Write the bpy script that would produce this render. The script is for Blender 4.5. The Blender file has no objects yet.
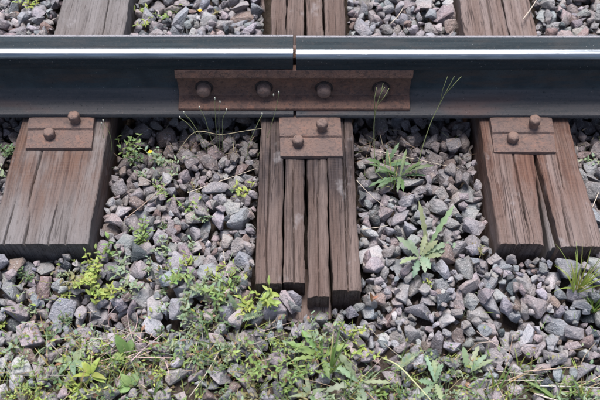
import bpy, bmesh, math, random
import numpy as np
from mathutils import Vector, Matrix, Quaternion

R = math.radians
rng = np.random.default_rng(7)
random.seed(7)
scene = bpy.context.scene
COL = scene.collection

# ------------------------------------------------------------------ camera, sky, sun, exposure
cam_d = bpy.data.cameras.new('camera')
cam_d.lens = 50.0
cam_d.sensor_width = 36.0
cam_d.clip_start = 0.05
cam_d.clip_end = 500.0
cam_d.dof.use_dof = True
cam_d.dof.focus_distance = 1.95
cam_d.dof.aperture_fstop = 4.8
cam = bpy.data.objects.new('camera', cam_d)
COL.objects.link(cam)
cam.location = (0.0, -1.398, 1.522)
cam.rotation_euler = (R(90 - 54.4), 0, 0)
scene.camera = cam

SUN_EL, SUN_AZ = 77.0, 14.0          # degrees; azimuth from +Y towards -X
world = bpy.data.worlds.new('World')
scene.world = world
world.use_nodes = True
wn = world.node_tree
sky = wn.nodes.new('ShaderNodeTexSky')
sky.sky_type = 'NISHITA'
sky.sun_disc = False
sky.sun_elevation = R(SUN_EL)
sky.sun_rotation = R(-SUN_AZ)
sky.air_density = 1.0
sky.dust_density = 3.0
sky.ozone_density = 1.0
wn.links.new(sky.outputs[0], wn.nodes['Background'].inputs[0])
wn.nodes['Background'].inputs[1].default_value = 0.055

sun_d = bpy.data.lights.new('sun', 'SUN')
sun_d.energy = 1.5
sun_d.angle = R(26)
sun_d.color = (1.0, 0.99, 0.975)
sun = bpy.data.objects.new('sun', sun_d)
COL.objects.link(sun)
sd = Vector((-math.sin(R(SUN_AZ)) * math.cos(R(SUN_EL)), math.cos(R(SUN_AZ)) * math.cos(R(SUN_EL)), math.sin(R(SUN_EL))))
sun.rotation_euler = sd.to_track_quat('Z', 'Y').to_euler()
sun.location = sd * 5

vs = scene.view_settings
vs.view_transform = 'Standard'
vs.look = 'None'
vs.gamma = 1.0
vs.exposure = 2.0
vs.use_curve_mapping = False


# ------------------------------------------------------------------ node helpers
class NT:
    def __init__(self, name):
        self.m = bpy.data.materials.new(name)
        self.m.use_nodes = True
        self.t = self.m.node_tree
        self.b = self.t.nodes['Principled BSDF']

    def n(self, kind, **kw):
        nd = self.t.nodes.new('ShaderNode' + kind)
        for k, v in kw.items():
            setattr(nd, k, v)
        return nd

    def put(self, sock, v):
        if isinstance(v, bpy.types.NodeSocket):
            self.t.links.new(v, sock)
        else:
            sock.default_value = v

    def math(self, op, a, b=0.0, clamp=False):
        nd = self.n('Math', operation=op, use_clamp=clamp)
        self.put(nd.inputs[0], a)
        self.put(nd.inputs[1], b)
        return nd.outputs[0]

    def mix(self, f, a, b, mode='MIX'):
        nd = self.n('Mix', data_type='RGBA', blend_type=mode)
        self.put(nd.inputs[0], f)
        self.put(nd.inputs[6], a)
        self.put(nd.inputs[7], b)
        return nd.outputs[2]

    def ramp(self, v, a, b, lo=0.0, hi=1.0):
        nd = self.n('MapRange', interpolation_type='SMOOTHSTEP')
        self.put(nd.inputs[0], v)
        for i, x in enumerate((a, b, lo, hi)):
            nd.inputs[i + 1].default_value = x
        return nd.outputs[0]

    def noise(self, vec, scale, detail=3, rough=0.55, dist=0.0):
        nd = self.n('TexNoise')
        self.put(nd.inputs['Vector'], vec)
        nd.inputs['Scale'].default_value = scale
        nd.inputs['Detail'].default_value = detail
        nd.inputs['Roughness'].default_value = rough
        nd.inputs['Distortion'].default_value = dist
        return nd.outputs[0]

    def scaled(self, vec, s, off=None):
        nd = self.n('Mapping')
        self.put(nd.inputs[0], vec)
        nd.inputs['Scale'].default_value = s
        if off is not None:
            self.put(nd.inputs['Location'], off)
        return nd.outputs[0]

    def xyz(self, vec):
        nd = self.n('SeparateXYZ')
        self.put(nd.inputs[0], vec)
        return nd.outputs

    def bump(self, h, dist, strength=1.0, normal=None):
        nd = self.n('Bump')
        nd.inputs['Strength'].default_value = strength
        nd.inputs['Distance'].default_value = dist
        self.put(nd.inputs['Height'], h)
        if normal is not None:
            self.put(nd.inputs['Normal'], normal)
        return nd.outputs[0]

    def out(self, color=None, rough=None, metal=None, normal=None, spec=None):
        for k, v in (('Base Color', color), ('Roughness', rough), ('Metallic', metal), ('Normal', normal),
                     ('Specular IOR Level', spec)):
            if v is not None:
                self.put(self.b.inputs[k], v)
        return self.m


def pos(t):
    return t.n('NewGeometry').outputs['Position']


def obj_co(t):
    return t.n('TexCoord').outputs['Object']


def tinted(t):
    a = t.n('Attribute', attribute_name='tint').outputs['Color']
    o = t.n('ObjectInfo').outputs['Color']
    return t.mix(1.0, a, o, 'MULTIPLY')


# ------------------------------------------------------------------ materials
def mat_stone():
    t = NT('crushed_granite')
    p = pos(t)
    base = tinted(t)
    big = t.noise(p, 38, 3)
    c = t.mix(t.ramp(big, .35, .7), base, t.mix(1.0, base, (1.25, 1.15, 1.12, 1), 'MULTIPLY'))
    med = t.noise(p, 150, 3)
    c = t.mix(t.ramp(med, .58, .72, 0, .35), c, (.50, .47, .48, 1))
    sp = t.noise(p, 520, 2, .6)
    c = t.mix(t.ramp(sp, .57, .68, 0, .55), c, (.055, .05, .055, 1))
    sp2 = t.noise(t.scaled(p, (1, 1, 1), (3.1, 1.7, .4)), 420, 2, .6)
    c = t.mix(t.ramp(sp2, .60, .70, 0, .5), c, (.62, .58, .58, 1))
    dirt = t.noise(t.scaled(p, (1, 1, 1), (7, 2, 5)), 22, 4, .65)
    c = t.mix(t.ramp(dirt, .55, .75, 0, .45), c, (.10, .068, .052, 1))
    h = t.math('ADD', t.math('MULTIPLY', t.noise(p, 110, 5, .65), 1.0), t.math('MULTIPLY', med, .5))
    n1 = t.bump(h, .007, 1.0)
    return t.out(c, .88, 0, n1, .25)


def mat_soil():
    t = NT('soil')
    p = pos(t)
    n = t.noise(p, 30, 6, .7)
    f = t.noise(p, 260, 4, .7)
    c = t.mix(t.ramp(n, .3, .7), (.045, .033, .027, 1), (.115, .088, .072, 1))
    c = t.mix(t.ramp(f, .55, .72, 0, .7), c, (.22, .19, .17, 1))
    return t.out(c, .95, 0, t.bump(t.math('ADD', n, t.math('MULTIPLY', f, .5)), .02, .9), .1)


def mat_wood(name, light, mid, dark, rust, rust_amt, streaky=1.0):
    t = NT(name)
    co = obj_co(t)
    rnd = t.n('ObjectInfo').outputs['Random']
    off = t.n('CombineXYZ')
    t.put(off.inputs[0], t.math('MULTIPLY', rnd, 13.0))
    t.put(off.inputs[1], t.math('MULTIPLY', rnd, 7.0))
    wob = t.n('TexNoise')
    t.put(wob.inputs['Vector'], co)
    wob.inputs['Scale'].default_value = 7
    warped = t.n('VectorMath', operation='MULTIPLY_ADD')
    t.put(warped.inputs[0], wob.outputs['Color'])
    warped.inputs[1].default_value = (.007, 0, .007)
    t.put(warped.inputs[2], co)
    w = warped.outputs[0]
    broad = t.noise(t.scaled(w, (30, 1.6, 30), off.outputs[0]), 1, 4, .6)
    grain = t.noise(t.scaled(w, (190, 3.0, 190), off.outputs[0]), 1, 5, .65)
    fib = t.noise(t.scaled(w, (560, 22, 560), off.outputs[0]), 1, 3, .6)
    c = t.mix(t.ramp(broad, .3, .7), mid, light)
    c = t.mix(t.ramp(grain, .34, .58, .50 * streaky, 0), c, dark)
    c = t.mix(t.ramp(fib, .54, .70, 0, .55), c, light)
    c = t.mix(t.ramp(fib, .45, .30, 0, .65), c, dark)
    # hairline checks along the grain
    hc = t.noise(t.scaled(w, (34, .9, 34), off.outputs[0]), 1, 2, .5)
    ln = t.ramp(t.math('ABSOLUTE', t.math('SUBTRACT', hc, .5)), .002, .009, 1, 0)
    brk = t.ramp(t.noise(t.scaled(w, (9, 5, 9), off.outputs[0]), 1, 2), .46, .56)
    ln = t.math('MULTIPLY', t.math('MULTIPLY', ln, brk), streaky)
    hc2 = t.noise(t.scaled(w, (95, 1.8, 95), off.outputs[0]), 1, 2, .5)
    ln2 = t.ramp(t.math('ABSOLUTE', t.math('SUBTRACT', hc2, .5)), .003, .014, 1, 0)
    ln2 = t.math('MULTIPLY', ln2, t.ramp(t.noise(t.scaled(w, (14, 7, 14), off.outputs[0]), 1, 3), .50, .60))
    ln = t.math('MAXIMUM', ln, t.math('MULTIPLY', ln2, .8 * streaky))
    speck = t.noise(co, 420, 3, .7)
    c = t.mix(t.ramp(speck, .55, .72, 0, .35), c, dark)
    c = t.mix(t.ramp(speck, .45, .30, 0, .30), c, light)
    c = t.mix(t.math('MULTIPLY', ln, .9), c, (.018, .013, .012, 1))
    # saw marks across the grain and rust washed from the plate
    saw = t.n('TexWave', bands_direction='Y')
    t.put(saw.inputs['Vector'], co)
    saw.inputs['Scale'].default_value = 42
    saw.inputs['Distortion'].default_value = 5
    saw.inputs['Detail'].default_value = 2
    y = t.xyz(co)[1]
    near = t.ramp(t.math('ADD', t.math('MAXIMUM', t.math('MULTIPLY', y, -1.0), t.math('MULTIPLY', y, 1.7)), t.math('MULTIPLY', t.noise(t.scaled(co, (9, 3, 9)), 1, 3), .30)), .33, .62, rust_amt, 0)
    near = t.math('MULTIPLY', near, t.ramp(t.noise(t.scaled(co, (16, 5, 16)), 1, 4, .65), .33, .6, .25, 1))
    c = t.mix(near, c, t.mix(t.ramp(grain, .4, .6), (rust[0] * .5, rust[1] * .45, rust[2] * .45, 1), rust))
    pale = t.noise(t.scaled(co, (14, 9, 14), off.outputs[0]), 1, 4, .7)
    c = t.mix(t.ramp(pale, .60, .74, 0, .35), c, (.30, .28, .285, 1))
    blot = t.noise(co, 26, 5, .7)
    c = t.mix(t.ramp(blot, .40, .28, 0, .5), c, t.mix(1.0, c, (.45, .42, .42, 1), 'MULTIPLY'))
    c = t.mix(t.math('MULTIPLY', t.ramp(saw.outputs['Fac'], .55, .95, 0, .10), t.ramp(blot, .4, .6)), c, light)
    h = t.math('ADD', t.math('MULTIPLY', grain, 1.0), t.math('MULTIPLY', fib, .45))
    h = t.math('SUBTRACT', h, t.math('MULTIPLY', ln, 1.2))
    h = t.math('ADD', h, t.math('MULTIPLY', saw.outputs['Fac'], .05))
    return t.out(c, .85, 0, t.bump(h, .0026, .9), .2)


def mat_rail():
    t = NT('rail_steel')
    co = obj_co(t)
    x, y, z = t.xyz(co)[0:3]
    n = t.noise(co, 18, 4, .6)
    f = t.noise(co, 300, 3, .6)
    streak = t.noise(t.scaled(co, (4, 90, 90)), 1, 4, .6)
    # oxide skin on the head and web, browner and dustier on the foot
    c = t.mix(t.ramp(n, .3, .7), (.034, .042, .047, 1), (.052, .062, .068, 1))
    head = t.ramp(z, .112, .122)
    c = t.mix(head, c, t.mix(t.ramp(streak, .35, .65), (.017, .023, .027, 1), (.028, .036, .041, 1)))
    dust = t.math('MULTIPLY', t.ramp(t.noise(t.scaled(co, (7, 20, 34)), 1, 5, .65), .46, .66), t.ramp(z, .125, .06, .25, .8))
    c = t.mix(dust, c, (.070, .056, .050, 1))
    foot = t.ramp(z, .038, .031)
    c = t.mix(foot, c, t.mix(t.ramp(streak, .35, .65), (.064, .063, .065, 1), (.090, .084, .085, 1)))
    rust = t.math('MULTIPLY', t.ramp(z, .032, .014), t.ramp(t.noise(t.scaled(co, (3.2, 10, 10)), 1, 3), .58, .72, 0, .3))
    c = t.mix(rust, c, (.20, .085, .055, 1))
    gauge = t.math('MULTIPLY', t.ramp(y, .0205, .0225), t.ramp(z, .158, .165))
    c = t.mix(t.math('MULTIPLY', gauge, t.ramp(f, .3, .6, .55, 1.0)), c, (.27, .255, .27, 1))
    c = t.mix(t.ramp(f, .66, .76, 0, .35), c, (.16, .14, .135, 1))
    wav = t.math('MULTIPLY', t.math('SUBTRACT', t.noise(t.scaled(co, (6, 0, 0)), 1, 3), .5), .0015)
    yw = t.math('ADD', y, wav)
    shine = t.math('MULTIPLY', t.ramp(yw, -.0140, -.0215), t.ramp(z, .1560, .1640))
    shine = t.math('MULTIPLY', shine, t.ramp(t.noise(t.scaled(co, (25, 260, 60)), 1, 4), .18, .40, .8, 1))
    c = t.mix(shine, c, t.mix(t.ramp(t.noise(t.scaled(co, (12, 420, 80)), 1, 4, .6), .3, .7), (.17, .185, .20, 1), (.27, .29, .31, 1)))
    grit = t.noise(co, 150, 5, .7)
    c = t.mix(t.math('MULTIPLY', t.ramp(grit, .52, .68, 0, .7), t.math('SUBTRACT', 1.0, shine)), c, t.mix(foot, (.042, .040, .040, 1), (.105, .090, .084, 1)))
    c = t.mix(t.math('MULTIPLY', t.ramp(grit, .42, .30, 0, .7), t.math('SUBTRACT', 1.0, shine)), c, (.018, .019, .021, 1))
    fleck = t.ramp(t.noise(t.scaled(co, (1, 1, 1), (5, 3, 8)), 240, 1, .4), .76, .80, 0, .35)
    c = t.mix(fleck, c, (.40, .38, .36, 1))
    rough = t.math('ADD', t.math('MULTIPLY', t.math('SUBTRACT', 1.0, shine), .44), .30)
    rough = t.math('ADD', rough, t.math('MULTIPLY', f, .06))
    nrm = t.bump(t.math('MULTIPLY', t.math('ADD', f, t.math('MULTIPLY', grit, 1.5)), t.math('SUBTRACT', 1.0, shine)), .0016, .7)
    return t.out(c, rough, shine, nrm, .12)


def mat_rust(name, a, b, dark, metal=.15):
    t = NT(name)
    co = pos(t)
    n = t.noise(co, 26, 4, .65)
    f = t.noise(co, 330, 4, .7)
    m = t.noise(t.scaled(co, (1, 1, 1), (3, 9, 4)), 110, 4, .65)
    c = t.mix(t.ramp(n, .3, .68), a, b)
    c = t.mix(t.ramp(m, .50, .64, 0, .8), c, dark)
    big = t.noise(t.scaled(co, (1, 1, 1), (1, 4, 2)), 55, 5, .7)
    c = t.mix(t.ramp(big, .54, .66, 0, .55), c, (b[0] * 1.35, b[1] * 1.15, b[2] * 1.05, 1))
    c = t.mix(t.ramp(f, .58, .70, 0, .8), c, (.020, .016, .016, 1))
    c = t.mix(t.ramp(f, .40, .28, 0, .55), c, (.30, .20, .16, 1))
    h = t.math('ADD', m, t.math('MULTIPLY', f, .8))
    return t.out(c, t.ramp(n, .3, .7, .55, .75), metal, t.bump(h, .0030, .9), .3)


def mat_leaf(name='leaf_green', trans=.35):
    t = NT(name)
    p = pos(t)
    c = tinted(t)
    n = t.noise(p, 120, 3)
    c = t.mix(t.ramp(n, .35, .7, 0, .35), c, t.mix(1.0, c, (1.5, 1.3, 1.3, 1), 'MULTIPLY'))
    t.out(c, .5, 0, t.bump(n, .002, .4), .35)
    tr = t.n('BsdfTranslucent')
    t.put(tr.inputs[0], t.mix(1.0, c, (1.2, 1.25, .7, 1), 'MULTIPLY'))
    mx = t.n('MixShader')
    mx.inputs[0].default_value = trans
    t.t.links.new(t.b.outputs[0], mx.inputs[1])
    t.t.links.new(tr.outputs[0], mx.inputs[2])
    t.t.links.new(mx.outputs[0], t.t.nodes['Material Output'].inputs[0])
    return t.m


M_STONE = mat_stone()
M_SOIL = mat_soil()
M_WOOD_GREY = mat_wood('weathered_grey_wood', (.170, .153, .150, 1), (.122, .106, .101, 1), (.042, .034, .032, 1), (.108, .060, .043, 1), .92, .45)
M_WOOD_DARK = mat_wood('weathered_dark_wood', (.145, .106, .092, 1), (.090, .059, .048, 1), (.024, .017, .015, 1), (.026, .022, .025, 1), .92, .7)
M_WOOD_RED = mat_wood('weathered_red_wood', (.188, .146, .134, 1), (.128, .088, .074, 1), (.036, .024, .020, 1), (.120, .062, .044, 1), .95, .7)
M_RAIL = mat_rail()
M_FISH = mat_rust('rusty_fishplate_steel', (.112, .066, .054, 1), (.185, .104, .076, 1), (.078, .051, .044, 1))
M_PLATE = mat_rust('rusty_plate_steel', (.120, .084, .075, 1), (.165, .105, .086, 1), (.085, .062, .057, 1))
M_BOLT = mat_rust('rusty_bolt_steel', (.155, .108, .094, 1), (.205, .132, .106, 1), (.100, .070, .062, 1), .1)
M_DARK = mat_rust('dark_scale_steel', (.030, .024, .024, 1), (.052, .038, .035, 1), (.022, .018, .018, 1), .2)
M_LEAF = mat_leaf()
M_STRAW = mat_leaf('dry_straw', .15)


# ------------------------------------------------------------------ mesh helpers
def tag(o, label=None, cat=None, group=None, kind=None):
    for k, v in (('label', label), ('category', cat), ('group', group), ('kind', kind)):
        if v:
            o[k] = v
    return o


def link(name, me, parent=None, loc=None):
    o = bpy.data.objects.new(name, me)
    COL.objects.link(o)
    if parent is not None:
        o.parent = parent
    if loc is not None:
        o.location = loc
    return o


def empty(name, loc=(0, 0, 0)):
    o = bpy.data.objects.new(name, None)
    o.empty_display_size = .05
    COL.objects.link(o)
    o.location = loc
    return o


class MB:
    """Collects vertices, faces and a tint for each vertex."""
    def __init__(self):
        self.v, self.f, self.c = [], [], []

    def add(self, vs, fs, tint=(1, 1, 1)):
        o = len(self.v)
        self.v += [tuple(v) for v in vs]
        self.f += [tuple(i + o for i in f) for f in fs]
        self.c += [(tint[0], tint[1], tint[2], 1.0)] * len(vs)

    def mesh(self, name, mat, smooth=True, sharp=None):
        me = bpy.data.meshes.new(name)
        me.from_pydata(self.v, [], self.f)
        me.materials.append(mat)
        at = me.attributes.new('tint', 'FLOAT_COLOR', 'POINT')
        at.data.foreach_set('color', np.array(self.c, np.float32).ravel())
        me.polygons.foreach_set('use_smooth', [smooth] * len(me.polygons))
        if sharp:
            me.set_sharp_from_angle(angle=R(sharp))
        me.update()
        return me


def tube(mb, pts, radii, tint, sides=5):
    pts = [Vector(p) for p in pts]
    rings = []
    for i, p in enumerate(pts):
        d = (pts[min(i + 1, len(pts) - 1)] - pts[max(i - 1, 0)]).normalized()
        a = d.cross(Vector((.31, .22, .92))).normalized()
        b = d.cross(a)
        r = radii if isinstance(radii, float) else radii[i]
        rings.append([p + (a * math.cos(2 * math.pi * k / sides) + b * math.sin(2 * math.pi * k / sides)) * r for k in range(sides)])
    vs = [v for rg in rings for v in rg]
    fs = []
    for i in range(len(rings) - 1):
        for k in range(sides):
            k2 = (k + 1) % sides
            fs.append((i * sides + k, i * sides + k2, (i + 1) * sides + k2, (i + 1) * sides + k))
    fs.append(tuple(range(sides))[::-1])
    fs.append(tuple((len(rings) - 1) * sides + k for k in range(sides)))
    mb.add(vs, fs, tint)


def value_noise(x, y, seed=0):
    xi, yi = np.floor(x).astype(np.int64), np.floor(y).astype(np.int64)
    xf, yf = x - xi, y - yi

    def h(a, b):
        n = (a * 374761393 + b * 668265263 + seed * 974711) & 0x7fffffff
        n = ((n ^ (n >> 13)) * 1274126177) & 0x7fffffff
        return ((n ^ (n >> 16)) & 0xffff) / 65535.0
    u, v = xf * xf * (3 - 2 * xf), yf * yf * (3 - 2 * yf)
    a = h(xi, yi) * (1 - u) + h(xi + 1, yi) * u
    b = h(xi, yi + 1) * (1 - u) + h(xi + 1, yi + 1) * u
    return a * (1 - v) + b * v - .5


# ------------------------------------------------------------------ ballast level and soil
SLEEPERS = {   # x0, x1, front y
    'solid': (-.672, -.459, -.424), 'four': (-.096, .128, -.548), 'two': (.431, .648, -.430)}


def level(x, y):
    """height of the top of the ballast; sleeper tops are z = 0"""
    x = np.asarray(x, float)
    y = np.asarray(y, float)
    t = np.where(y > .12, -.028, -.040)
    t = t - .018 * np.exp(-((y + .03) / .10) ** 2)
    t = t - np.clip(-.42 - y, 0, 1.2) * .13
    t = t - .020 * np.exp(-((x + .42) / .07) ** 2) * (y < -.1) * (y > -.62)
    t = t + .026 * np.exp(-((x - .02) / .13) ** 2) * np.exp(-((y + .56) / .12) ** 2) + .010 * (y < -.40) * (y > -.56)
    t = t + .018 * value_noise(x * 5.3 + 11, y * 5.3 + 3, 4) + .012 * value_noise(x * 13, y * 13, 9)
    return t


def soil_bed(x, y):
    y = np.asarray(y, float)
    front = np.clip((-.56 - y + .10 * value_noise(np.asarray(x) * 6, y * 6, 21)) / .14, 0, 1)
    return level(x, y) - (.060 * (1 - front) + .026 * front)


def build_ground():
    def axis(a, b, step):
        core = list(np.arange(a, b + 1e-6, step))
        far = [.1, .3, .8, 2, 5, 12, 30, 60]
        return [a - q for q in reversed(far)] + core + [b + q for q in far]
    xs, ys = axis(-1.3, 1.3, .016), axis(-1.15, 1.05, .016)
    X, Y = np.meshgrid(xs, ys)
    Z = soil_bed(np.clip(X, -1.5, 1.5), np.clip(Y, -1.4, 1.3))
    Z = Z + .008 * value_noise(X * 40, Y * 40, 3)
    for a, b, f in SLEEPERS.values():
        Z = np.where((X > a - .012) & (X < b + .012) & (Y > f - .012), np.minimum(Z, -.155), Z)
    nx, ny = len(xs), len(ys)
    vs = np.stack([X.ravel(), Y.ravel(), Z.ravel()], 1)
    fs = [(j * nx + i, j * nx + i + 1, (j + 1) * nx + i + 1, (j + 1) * nx + i) for j in range(ny - 1) for i in range(nx - 1)]
    me = bpy.data.meshes.new('ground')
    me.from_pydata(vs.tolist(), [], fs)
    me.materials.append(M_SOIL)
    me.polygons.foreach_set('use_smooth', [True] * len(me.polygons))
    tag(link('ground', me), kind='structure')


build_ground()


# ------------------------------------------------------------------ rails
RAIL_Z = .012
def rail_profile():
    half = [(.0750, .0006), (.0753, .0040), (.0753, .0098), (.0742, .0122), (.0715, .0134), (.052, .0172), (.034, .0208), (.022, .0250),
            (.0140, .0310), (.0100, .0390), (.0086, .0520), (.00825, .070), (.00825, .090), (.0090, .1040), (.0112, .1120),
            (.0165, .1172), (.0250, .1200), (.0338, .1226), (.0355, .1245), (.0360, .1275), (.0359, .1440), (.0356, .1580),
            (.0350, .1620), (.0338, .1650), (.0318, .1676), (.0290, .1694), (.0255, .1704), (.0200, .1711), (.0100, .1718)]
    return [(d, z) for d, z in half] + [(0, .172)] + [(-d, z) for d, z in reversed(half)]


def extrude_x(profile, x0, x1, nseg=1, jitter=None):
    """profile in (y, z), counter-clockwise seen from +x"""
    mb = MB()
    n = len(profile)
    vs, fs = [], []
    for s in range(nseg + 1):
        x = x0 + (x1 - x0) * s / nseg
        for i, (y, z) in enumerate(profile):
            dy, dz = jitter(x, i) if jitter else (0, 0)
            vs.append((x, y + dy, z + dz))
    for s in range(nseg):
        for i in range(n):
            j = (i + 1) % n
            fs.append((s * n + i, s * n + j, (s + 1) * n + j, (s + 1) * n + i))
    fs.append(tuple(range(n)))
    fs.append(tuple(nseg * n + i for i in reversed(range(n))))
    mb.add(vs, fs)
    return mb


def build_rail(x0, x1, loc, label):
    p = rail_profile()
    mb = extrude_x(p, x0, x1, 24)
    me = mb.mesh('rail', M_RAIL, True, 32)
    bm = bmesh.new()
    bm.from_mesh(me)
    bmesh.ops.recalc_face_normals(bm, faces=bm.faces)
    bm.to_mesh(me)
    bm.free()
    o = link('rail', me, None, loc)
    return tag(o, label, 'rail', 'running rails meeting at the joint')


build_rail(-4.0, -.0162, (0, 0, RAIL_Z + .0012), 'dark steel rail resting on the solid grey sleeper')
build_rail(-.0090, 4.0, (0, -.0012, RAIL_Z - .0006), 'dark steel rail resting on the reddish brown sleeper with the wide split')


# ------------------------------------------------------------------ fishplate with four bolts
def dome(mb, c, axis, r, h, sides=20, rings=5, skirt=.004, tint=(1, 1, 1)):
    axis = Vector(axis).normalized()
    a = axis.orthogonal().normalized()
    b = axis.cross(a)
    prof = [(r, 0), (r, skirt)]
    for k in range(1, rings + 1):
        th = k / rings * math.pi / 2
        prof.append((r * math.cos(th) ** .8 if k < rings else 0.0008, skirt + (h - skirt) * math.sin(th)))
    vs = []
    for rr, hh in prof:
        for k in range(sides):
            an = 2 * math.pi * k / sides
            vs.append(Vector(c) + axis * hh + (a * math.cos(an) + b * math.sin(an)) * rr)
    fs = []
    for i in range(len(prof) - 1):
        for k in range(sides):
            k2 = (k + 1) % sides
            fs.append((i * sides + k, i * sides + k2, (i + 1) * sides + k2, (i + 1) * sides + k))
    fs.append(tuple((len(prof) - 1) * sides + k for k in range(sides)))
    mb.add(vs, fs, tint)


def build_fishplate():
    prof = [(.0115, .1265), (.0270, .1318), (.0350, .1345), (.0375, .1340), (.0425, .1180), (.0430, .1140), (.0410, .1105), (.0290, .1060),
            (.0265, .1000), (.0255, .0700), (.0262, .0520), (.0310, .0440), (.0480, .0405), (.0630, .0370), (.0660, .0350),
            (.0660, .0272), (.0640, .0270), (.0400, .0325), (.0250, .0375), (.0135, .0480), (.0110, .0600), (.0110, .1150)]
    prof = [(-d, z) for d, z in prof]
    x0, x1 = -.290, .262

    def jit(x, i):
        return (.0006 * float(value_noise(np.array(x * 60), np.array(i * 2.7), 5)), .0006 * float(value_noise(np.array(x * 60), np.array(i * 2.7), 8)))
    t = empty('fishplate', (0, 0, 0))
    tag(t, 'rusty brown steel joint bar with four round bolts clamped across the rail gap', 'joint bar')
    me = extrude_x(prof, x0, x1, 40, jit).mesh('bar', M_FISH, True, 34)
    bm = bmesh.new()
    bm.from_mesh(me)
    bmesh.ops.recalc_face_normals(bm, faces=bm.faces)
    bm.to_mesh(me)
    bm.free()
    o = link('bar', me, t)
    bev = o.modifiers.new('bevel', 'BEVEL')
    bev.width = .0015
    bev.segments = 2
    bev.angle_limit = R(50)
    for k, (x, z, r) in enumerate(((-.228, .067, .0150), (-.086, .067, .0150), (.057, .065, .0155), (.193, .065, .0155))):
        mb = MB()
        wb = MB()
        dome(wb, (x, -.0258, z), (0, -1, 0), .0215, .0034, 24, 3, .0022)
        dome(mb, (x, -.0275, z), (.04 * (k % 2) - .02, -1, .04), r * 1.10, .0235, skirt=.0140)
        b = link('bolt', mb.mesh('bolt', M_BOLT, True, 40), t)
        link('washer', wb.mesh('washer', M_DARK, True, 40), b)
    # the bar on the far side of the web
    mir = MB()
    far = [(-d, z) for d, z in prof]
    mir = extrude_x(far, x0, x1, 10)
    me = mir.mesh('fishplate_far', M_FISH, True, 34)
    bm = bmesh.new()
    bm.from_mesh(me)
    bmesh.ops.recalc_face_normals(bm, faces=bm.faces)
    bm.to_mesh(me)
    bm.free()
    link('far_bar', me, t)


build_fishplate()


# ------------------------------------------------------------------ sleepers
def timber(edge_l, edge_r, y0, y1, cracks, seed, ztop=0.0, tilt=0.0, jag=.0009, depth=.150, rough=.22):
    """One length of timber: top sheet with grooves, sides and ragged ends."""
    ys = np.concatenate([np.arange(y0, min(.62, y1), .0075), np.linspace(min(.62, y1), y1, 12)[0 if y1 > .62 else -1:]])
    ys = np.unique(ys.round(5))
    nc = max(8, int((edge_r(0.0) - edge_l(0.0)) / .0013))
    U = np.linspace(0, 1, nc + 1)
    L = np.array([edge_l(y) for y in ys])
    Rr = np.array([edge_r(y) for y in ys])
    wl = .0035 * value_noise(ys * 14, ys * 0 + seed, seed) + .0022 * value_noise(ys * 55, ys * 0 + seed, seed + 1)
    wr = .0035 * value_noise(ys * 14, ys * 0 + seed, seed + 2) + .0022 * value_noise(ys * 55, ys * 0 + seed, seed + 3)
    L, Rr = L + wl, Rr + wr
    X = L[:, None] + (Rr - L)[:, None] * U[None, :]
    Y = np.repeat(ys[:, None], nc + 1, 1)
    Z = np.full_like(X, ztop)
    Z += .0020 * value_noise(X * 12, Y * 4, seed + 5) + rough * .0022 * value_noise(X * 60, Y * 5, seed + 6) + rough * .0008 * value_noise(X * 200, Y * 14, seed + 7)
    Z += tilt * (U[None, :] - .5)
    e = np.minimum(X - L[:, None], Rr[:, None] - X)
    Z -= .0030 * np.exp(-e / .0018)
    Z -= .0016 * np.exp(-(Y - y0) / .003)
    for (cx, ca, cb, w, d) in cracks:
        path = cx + .006 * value_noise(Y * 7, Y * 0 + cx * 91, seed + 11) + .002 * value_noise(Y * 40, Y * 0 + cx * 37, seed + 13)
        fade = np.clip((Y - ca) / .05, 0, 1) * np.clip((cb - Y) / .05, 0, 1)
        ww = w * (.45 + .55 * fade) + 1e-4
        Z -= d * fade * np.exp(-((X - path) / ww) ** 2)
    # ragged ends
    Y[0] += jag * 2 * value_noise(X[0] * 60, X[0] * 0 + 1, seed + 17) + jag * value_noise(X[0] * 240, X[0] * 0, seed + 18)
    nr = len(ys)
    vs = [(X[j, i], Y[j, i], Z[j, i]) for j in range(nr) for i in range(nc + 1)]
    idx = lambda j, i: j * (nc + 1) + i
    fs = [(idx(j, i), idx(j, i + 1), idx(j + 1, i + 1), idx(j + 1, i)) for j in range(nr - 1) for i in range(nc)]
    ring = [idx(0, i) for i in range(nc + 1)] + [idx(j, nc) for j in range(1, nr)] + [idx(nr - 1, i) for i in range(nc - 1, -1, -1)] + [idx(j, 0) for j in range(nr - 2, 0, -1)]
    prev = ring
    n = len(ring)
    for lv, zz in enumerate((-.012, -.045, -.09, -depth)):
        base = len(vs)
        for q, k in enumerate(ring):
            x, y, z = vs[k]
            s = .0030 * float(value_noise(np.array(q * .23), np.array(zz * 60), seed + 23))
            back = (.010 * (lv + 1) / 4 + .004 * float(value_noise(np.array(q * .9), np.array(lv * 3.1), seed + 29))) if q <= nc else 0
            vs.append((x + s * (0 if q <= nc else 1), y + back, ztop + zz))
        cur = [base + q for q in range(n)]
        fs += [(prev[q], cur[q], cur[(q + 1) % n], prev[(q + 1) % n]) for q in range(n)]
        prev = cur
    fs.append(tuple(reversed(prev)))
    mb = MB()
    mb.add(vs, fs)
    return mb


FAR = 2.05
def rand_cracks(x0, x1, n, seed, ya=-.5, yb=.6):
    r = random.Random(seed)
    out = []
    for _ in range(n):
        a = r.uniform(ya - .1, yb - .1)
        out.append((r.uniform(x0 + .008, x1 - .008), a, a + r.uniform(.10, .42), r.uniform(.0008, .0013), r.uniform(.004, .009)))
    return out


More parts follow.
